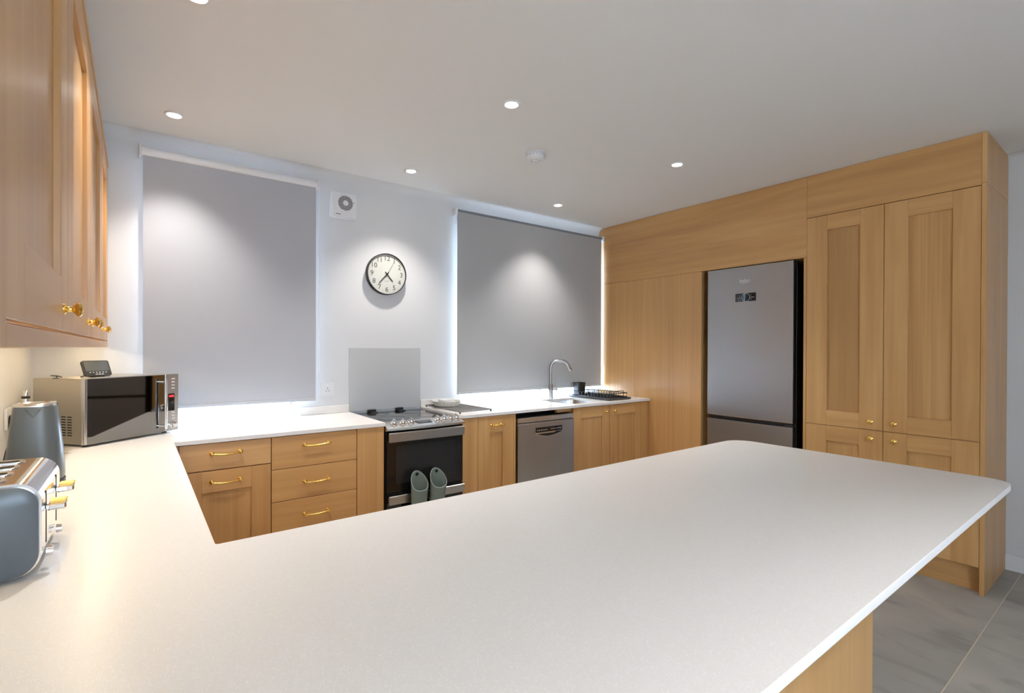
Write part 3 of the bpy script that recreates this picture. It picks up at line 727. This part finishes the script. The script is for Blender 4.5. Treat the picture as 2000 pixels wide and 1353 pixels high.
def socket_plate(lab, T, w_, h_, n):
    t = thing('wall_socket', lab, 'socket', T.translation)
    bm = bmesh.new(); prism(bm, rrect(-w_/2, w_/2, -h_/2, h_/2, .004), 0, .009, T, .0015); pl_ = obj('face_plate', bm, SOCK, t)
    for k in range(n):
        ox = (k-(n-1)/2)*w_/n*.9
        bm = bmesh.new(); box(bm, ox-.006, ox+.006, h_*.20, h_*.32, .009, .012, .001, T); obj('switch', bm, WHITE, pl_)
        bm = bmesh.new(); box(bm, ox-.002, ox+.002, .001, .010, .0091, .0095, 0, T); box(bm, ox-.013, ox-.006, -.015, -.011, .0091, .0095, 0, T); box(bm, ox+.006, ox+.013, -.015, -.011, .0091, .0095, 0, T)
        obj('pin_holes', bm, SHADOW, pl_)
    return t
socket_plate('white wall socket between the left blind and the splashback', Matrix(((1, 0, 0, 1.042), (0, 0, -1, YB-.001), (0, 1, 0, 1.072), (0, 0, 0, 1))), .086, .086, 1)
TL = Matrix(((0, 0, 1, XL+.001), (1, 0, 0, 2.88), (0, 1, 0, 1.06), (0, 0, 0, 1)))
socket_plate('white double wall socket on the left wall behind the kettle', TL, .146, .086, 2)
t = thing('plug', 'black plug with cable in the left wall socket, behind the kettle', 'plug', (XL+.03, 2.845, 1.03))
bm = bmesh.new(); prism(bm, rrect(-.025, .022, -.026, .024, .010), .0128, .045, Matrix(((0, 0, 1, XL), (1, 0, 0, 2.845), (0, 1, 0, 1.05), (0, 0, 0, 1))), .004); obj('plug_body', bm, BLACK, t, True)
bm = bmesh.new(); tube(bm, [(XL+.03, 2.84, 1.03), (XL+.032, 2.80, 1.01), (XL+.03, 2.74, .985), (XL+.022, 2.70, .95), (XL+.02, 2.66, .91), (XL+.03, 2.58, W+.004), (XL+.06, 2.5, W+.004)], .0032, 8); obj('cable', bm, BLACK, t, True)

# ------------------------------------------------------------ ceiling things
k_ = 0
DL = [(.158, 3.10, 'lit round downlight near the left blind, above the wall cupboards end'),
      (1.483, 3.10, 'lit round downlight in front of the wall clock and extractor fan'),
      (2.811, 3.09, 'lit round downlight nearest the right blind, above the sink'),
      (.165, 2.005, 'lit round downlight cut by the top edge of the photo, at left'),
      (1.469, 1.955, 'largest lit downlight in view, at the top middle of the ceiling'),
      (2.800, 1.938, 'lit round downlight in front of the fridge, right of the smoke alarm'),
      (.1, -.75, 'left of the nearer pair'), (1.2, -.75, 'right of the nearer pair'), (.1, -1.8, 'left of the pair beside the rear window'), (1.2, -1.8, 'right of the pair beside the rear window')]  # last four are added out of view to lift the ambient light
LD = bpy.data.lights.new('lamp', 'SPOT'); LD.energy = SPOT_W; LD.spot_size = math.radians(96); LD.spot_blend = .85; LD.shadow_soft_size = .03; LD.color = (1, .965, .925)
LR = LD.copy(); LR.energy = REAR_FILL_W; LR.spot_size = math.radians(100)
for i, (x, y, lab) in enumerate(DL):
    rear = y < 0
    t = thing('downlight', 'unseen fill downlight added behind the camera, '+lab if rear else lab, 'downlight', (x, y, CZ-.008), group='recessed ceiling downlights')
    bm = bmesh.new(); T = Matrix.Translation((x, y, CZ)) @ Matrix.Rotation(PI, 4, 'X')
    lathe(bm, [(.043, 0), (.043, .003), (.040, .006), (.033, .0065), (.030, .003), (.030, 0)], T, 32, cap=False); obj('bezel', bm, WHITE, t, True)
    bm = bmesh.new(); lathe(bm, [(.0295, .001), (.0295, .0035), (.001, .0035)], T, 28); obj('lens', bm, LENS, t)
    L = bpy.data.objects.new('lamp', LR if rear else LD); COL.objects.link(L); L.parent = t; L.location = (0, 0, -.012)
t = thing('smoke_alarm', 'round white smoke alarm on the ceiling between the downlights', 'smoke alarm', (1.957, 2.367, CZ-.05))
T = Matrix.Translation((1.957, 2.360, CZ)) @ Matrix.Rotation(PI, 4, 'X')
bm = bmesh.new(); lathe(bm, [(.062, 0), (.062, .008), (.056, .010), (.056, .014), (.060, .016), (.060, .036), (.055, .043), (.028, .046), (.026, .042), (.018, .042)], T, 40); obj('alarm_body', bm, WHITE, t, True)
bm = bmesh.new(); lathe(bm, [(.017, .0421), (.017, .050), (.014, .054), (.001, .055)], T, 24); obj('test_button', bm, WHITE, t, True)
bm = bmesh.new()
for k in range(18):
    a = 2*PI*k/18; box(bm, .0585, .0605, -.0055, .0055, .019, .022, 0, T @ Matrix.Rotation(a, 4, 'Z'))
box(bm, -.038, -.030, -.004, .004, .0445, .0452, 0, T)
obj('vents', bm, mat('grey_vent', (.3, .3, .3), .6), t)

# ------------------------------------------------------------ microwave (built in its own frame: x along the front, y into the oven)
ang = math.atan2(.289, .365); MW, MD = .4656, .324
t = thing('microwave', 'stainless steel microwave oven with mirrored door, set across the worktop corner', 'microwave', (-.182, 2.910, W), ang, local=True)
z0, z1 = .010, .309
obj('casing', B(.004, MW-.004, .022, MD, z0, z1-.004, .004), steel('microwave_steel', (.60, .56, .50), .34, (5, 300, 5)), t)
obj('front_frame', B(0, MW, .012, .022, z0, z1, .002), STEEL_L, t)
dr_ = obj('door', B(0, .388, 0, .0118, z0+.001, z1-.001, .002), STEEL_L, t)
obj('door_glass', B(.011, .3865, -.0010, .0005, z0+.003, z1-.004, .0004), MIRROR, dr_)
cp = obj('control_panel', B(.3895, MW, 0, .0118, z0+.001, z1-.001, .002), STEEL, t)
obj('display', B(.4055, .4415, -.0012, .0005, .116, .206, .0004), BLACKGL, cp)
bm = bmesh.new(); text(bm, '0:00', .016, Matrix(((1, 0, 0, .4235), (0, 0, -1, -.0014), (0, 1, 0, .192), (0, 0, 0, 1)))); obj('clock_digits', bm, REDLED, cp)
bm = bmesh.new()
for k in range(4): box(bm, .425, .442, -.0022, .0002, .230+k*.0165, .237+k*.0165, .0005)
for k in range(3): box(bm, .425, .442, -.0022, .0002, .072+k*.0155, .078+k*.0155, .0005)
obj('button', bm, WHITE, cp)
bm = bmesh.new(); lathe(bm, [(.018, 0), (.018, .004), (.0145, .006), (.0135, .020), (.001, .021)], Matrix.Translation((.429, .0, .042)) @ Matrix.Rotation(PI/2, 4, 'X'), 24); obj('dial_knob', bm, CHROME, cp, True)
bm = bmesh.new(); tube(bm, [(.366, -.029, z0+.020), (.366, -.029, z1-.024)], .0068, 14)
for q in (z0+.034, z1-.038): tube(bm, [(.366, -.029, q), (.366, 0, q)], .0055, 10)
obj('handle', bm, CHROME, dr_, True)
bm = bmesh.new()
for r_ in range(8):
    for c_ in (0, 1): box(bm, .0030, .0045, .081+c_*.037, .081+c_*.037+.026, .048+r_*.0118, .0525+r_*.0118)
bm2 = bm; 
for v in bm2.verts: v.co.x += .0
obj('vent_slots', bm2, SHADOW, t)
for a_, b_ in ((.03, .04), (MW-.05, .04), (.03, MD-.05), (MW-.05, MD-.05)):
    bm = bmesh.new(); lathe(bm, [(.012, .0005), (.012, .0098)], Matrix.Translation((a_, b_, 0)), 12); obj('foot', bm, BLACK, t)
mwM = Matrix.Translation((-.182, 2.910, W)) @ Matrix.Rotation(ang, 4, 'Z')
def mwp(a, b, z=0): return mwM @ Vector((a, b, z))
# energy monitor on top
ztop = z1-.004
p = mwp(.165, .150, ztop+.0003)
t = thing('energy_monitor', 'small dark tilted digital display standing on top of the microwave', 'monitor', p, math.radians(34), local=True)
T = Matrix.Rotation(math.radians(-24), 4, 'X')
bm = bmesh.new(); prism(bm, rrect(-.058, .058, 0.002, .080, .006), 0, .013, T @ Matrix(((1, 0, 0, 0), (0, 0, 1, -.012), (0, 1, 0, 0), (0, 0, 0, 1))), .002); ca = obj('case', bm, DGREY, t)
bm = bmesh.new(); box(bm, -.051, .051, -.0128, -.0118, .026, .075, 0, T); obj('screen', bm, SCREEN, ca)
bm = bmesh.new()
for q in range(6): box(bm, -.038+q*.014, -.032+q*.014, -.0128, -.0119, .017, .0205, 0, T)
for q in range(3): box(bm, -.014+q*.013, -.005+q*.013, -.0128, -.0119, .0075, .0105, 0, T)
obj('button_marks', bm, PRINTW, ca)
bm = bmesh.new(); box(bm, -.03, .03, -.004, .030, 0.0, .004, .001); obj('stand', bm, BLACK, t)
bm = bmesh.new(); tube(bm, [(-.02, .012, .006), (-.045, .012, .008), (-.072, .000, .004), (-.080, -.010, .0028), (-.066, -.014, .0025)], .0018, 6); obj('cable', bm, BLACK, t, True)
c = mwp(.030, .215, ztop)
bm = bmesh.new(); tube(bm, [(c.x+.019*math.cos(a), c.y+.012*math.sin(a), c.z+.003+.010*abs(math.sin(a*.5))) for a in [2*PI*k/26*1.6 for k in range(26)]], .0018, 6)
tube(bm, [(c.x, c.y, c.z+.002), (c.x+.005, c.y, c.z+.012)], .0022, 6)
o = centre(obj('cable_coil', bm, BLACK, smooth=True)); tag(o, 'small coil of black cable lying on the microwave, left of the display', 'cable')
c = mwp(.012, .19, ztop)
o = centre(obj('cable_tie', B(c.x-.012, c.x+.012, c.y-.004, c.y+.004, c.z+.0003, c.z+.003, .001), BLACK)); tag(o, 'tiny dark clip lying flat on the microwave, left of the cable coil', 'clip')

# ------------------------------------------------------------ kettle, canister, toaster
kx_, ky_ = -.262, 2.25
t = thing('kettle', 'tapering blue-grey kettle with silver lid between toaster and microwave', 'kettle', (kx_, ky_, W))
TK = Matrix.Translation((kx_, ky_, W))
def sq(rr, z, e=.62):   # rounded-square section
    out = []
    for k in range(40):
        a = 2*PI*k/40; c, s = math.cos(a), math.sin(a)
        n_ = 3.0; q = (abs(c)**n_+abs(s)**n_)**(-1/n_); out.append((kx_+rr*q*c*.83, ky_+rr*q*s*.83, W+z))
    return out
bm = bmesh.new(); lathe(bm, [(.074, .0003), (.074, .012), (.068, .014), (.001, .014)], TK, 32); obj('power_base', bm, BLACK, t, True)
bm = bmesh.new(); ring_faces(bm, [sq(.084, .015), sq(.0865, .022), sq(.0855, .06), sq(.080, .12), sq(.0725, .19), sq(.0655, .245), sq(.063, .256)]); obj('kettle_body', bm, GREY, t, True)
bm = bmesh.new(); ring_faces(bm, [sq(.0635, .2562), sq(.0635, .262), sq(.060, .266), sq(.050, .2665), sq(.046, .262), sq(.02, .262)]); obj('lid', bm, STEEL_L, t, True)
bm = bmesh.new(); tube(bm, [(kx_, ky_+.050, W+.240), (kx_, ky_+.095, W+.240), (kx_, ky_+.122, W+.20), (kx_, ky_+.118, W+.10), (kx_, ky_+.085, W+.055)], .011, 10); obj('handle', bm, DGREY, t, True)
bm = bmesh.new(); prism(bm, [(-.020, .25), (.020, .25), (.0, .22)], 0, .006, Matrix(((1, 0, 0, kx_), (0, 0, -1, ky_-.0515), (0, 1, 0, W), (0, 0, 0, 1))), .002); obj('spout', bm, GREY, t)
t = thing('pepper_mill', 'slim chrome cylinder with a dark ring, between kettle and left wall', 'mill', (-.372, 2.93, W))
T = Matrix.Translation((-.372, 2.93, W))
bm = bmesh.new(); lathe(bm, [(.013, .0003), (.013, .225), (.012, .230)], T, 20); obj('mill_body', bm, CHROME, t, True)
bm = bmesh.new(); lathe(bm, [(.0145, .2302), (.0145, .238), (.012, .240)], T, 20); obj('ring', bm, BLACK, t, True)
bm = bmesh.new(); lathe(bm, [(.012, .2405), (.0125, .256), (.008, .264), (.001, .265)], T, 20); obj('cap', bm, CHROME, t, True)

t = thing('toaster', 'blue-grey four-slot toaster with chrome top and yellow-gold levers at the left edge', 'toaster', (-.28, 1.47, W))
tx0, tx1, ty0, ty1, tz0, tz1 = -.412, -.146, 1.315, 1.625, W+.006, 1.092
PXZ = lambda y: Matrix(((1, 0, 0, 0), (0, 0, 1, y), (0, 1, 0, 0), (0, 0, 0, 1)))
prof = rounded([(tx0, tz0), (tx1, tz0), (tx1, tz1), (tx0, tz1)], [.03, .045, .04, .04], 10)
bm = bmesh.new(); prism(bm, prof, ty0+.012, ty1-.012, PXZ(0)); shell = obj('chrome_shell', bm, CHROME, t, True)
pin = rounded([(tx0+.004, tz0+.002), (tx1-.004, tz0+.002), (tx1-.004, tz1-.006), (tx0+.004, tz1-.006)], [.028, .042, .038, .038], 10)
pin2 = rounded([(tx0+.014, tz0+.010), (tx1-.014, tz0+.010), (tx1-.014, tz1-.018), (tx0+.014, tz1-.018)], [.022, .036, .03, .03], 10)
for s, ya in ((-1, ty0+.012), (1, ty1-.012)):
    bm = bmesh.new(); ring_faces(bm, [[(p[0], ya, p[1]) for p in pin], [(p[0], ya+s*.006, p[1]) for p in pin], [(p[0], ya+s*.012, p[1]) for p in pin2]]); obj('side_panel', bm, GREY, t, True)
for y_ in (1.372, 1.438, 1.510, 1.576):
    bm = bmesh.new(); prism(bm, rrect(tx0+.030, tx1-.055, y_-.019, y_+.019, .014), tz1+.0001, tz1+.0020, None, .0008); fr = obj('slot_frame', bm, CHROME, t)
    bm = bmesh.new(); prism(bm, rrect(tx0+.040, tx1-.064, y_-.0105, y_+.0105, .006), tz1+.0021, tz1+.0025); obj('slot', bm, SHADOW, fr)
for y_ in (1.385, 1.545):
    obj('lever_slot', B(tx1-.001, tx1+.0006, y_-.003, y_+.003, .955, 1.060), SHADOW, shell)
    lv = obj('lever', B(tx1+.001, tx1+.032, y_-.014, y_+.014, 1.021, 1.035, .003), CHROME, t, label='silver lever')
    obj('lever_cap', B(tx1+.006, tx1+.0325, y_-.0145, y_+.0145, 1.0353, 1.041, .002), mat('yellow_gold_plastic', (.80, .48, .10), .35, .3), lv)
    bm = bmesh.new(); lathe(bm, [(.010, 0), (.009, .010), (.001, .011)], Matrix.Translation((tx1+.0005, y_, .936)) @ Matrix.Rotation(PI/2, 4, 'Y'), 20); obj('browning_dial', bm, CHROME, t, True)
for a_, b_ in ((tx0+.04, ty0+.04), (tx1-.04, ty0+.04), (tx0+.04, ty1-.04), (tx1-.04, ty1-.04)):
    bm = bmesh.new(); lathe(bm, [(.011, .0004), (.011, .0068)], Matrix.Translation((a_, b_, W)), 12); obj('foot', bm, BLACK, t)

for o in bpy.data.objects:
    if '_local' in o: del o['_local']
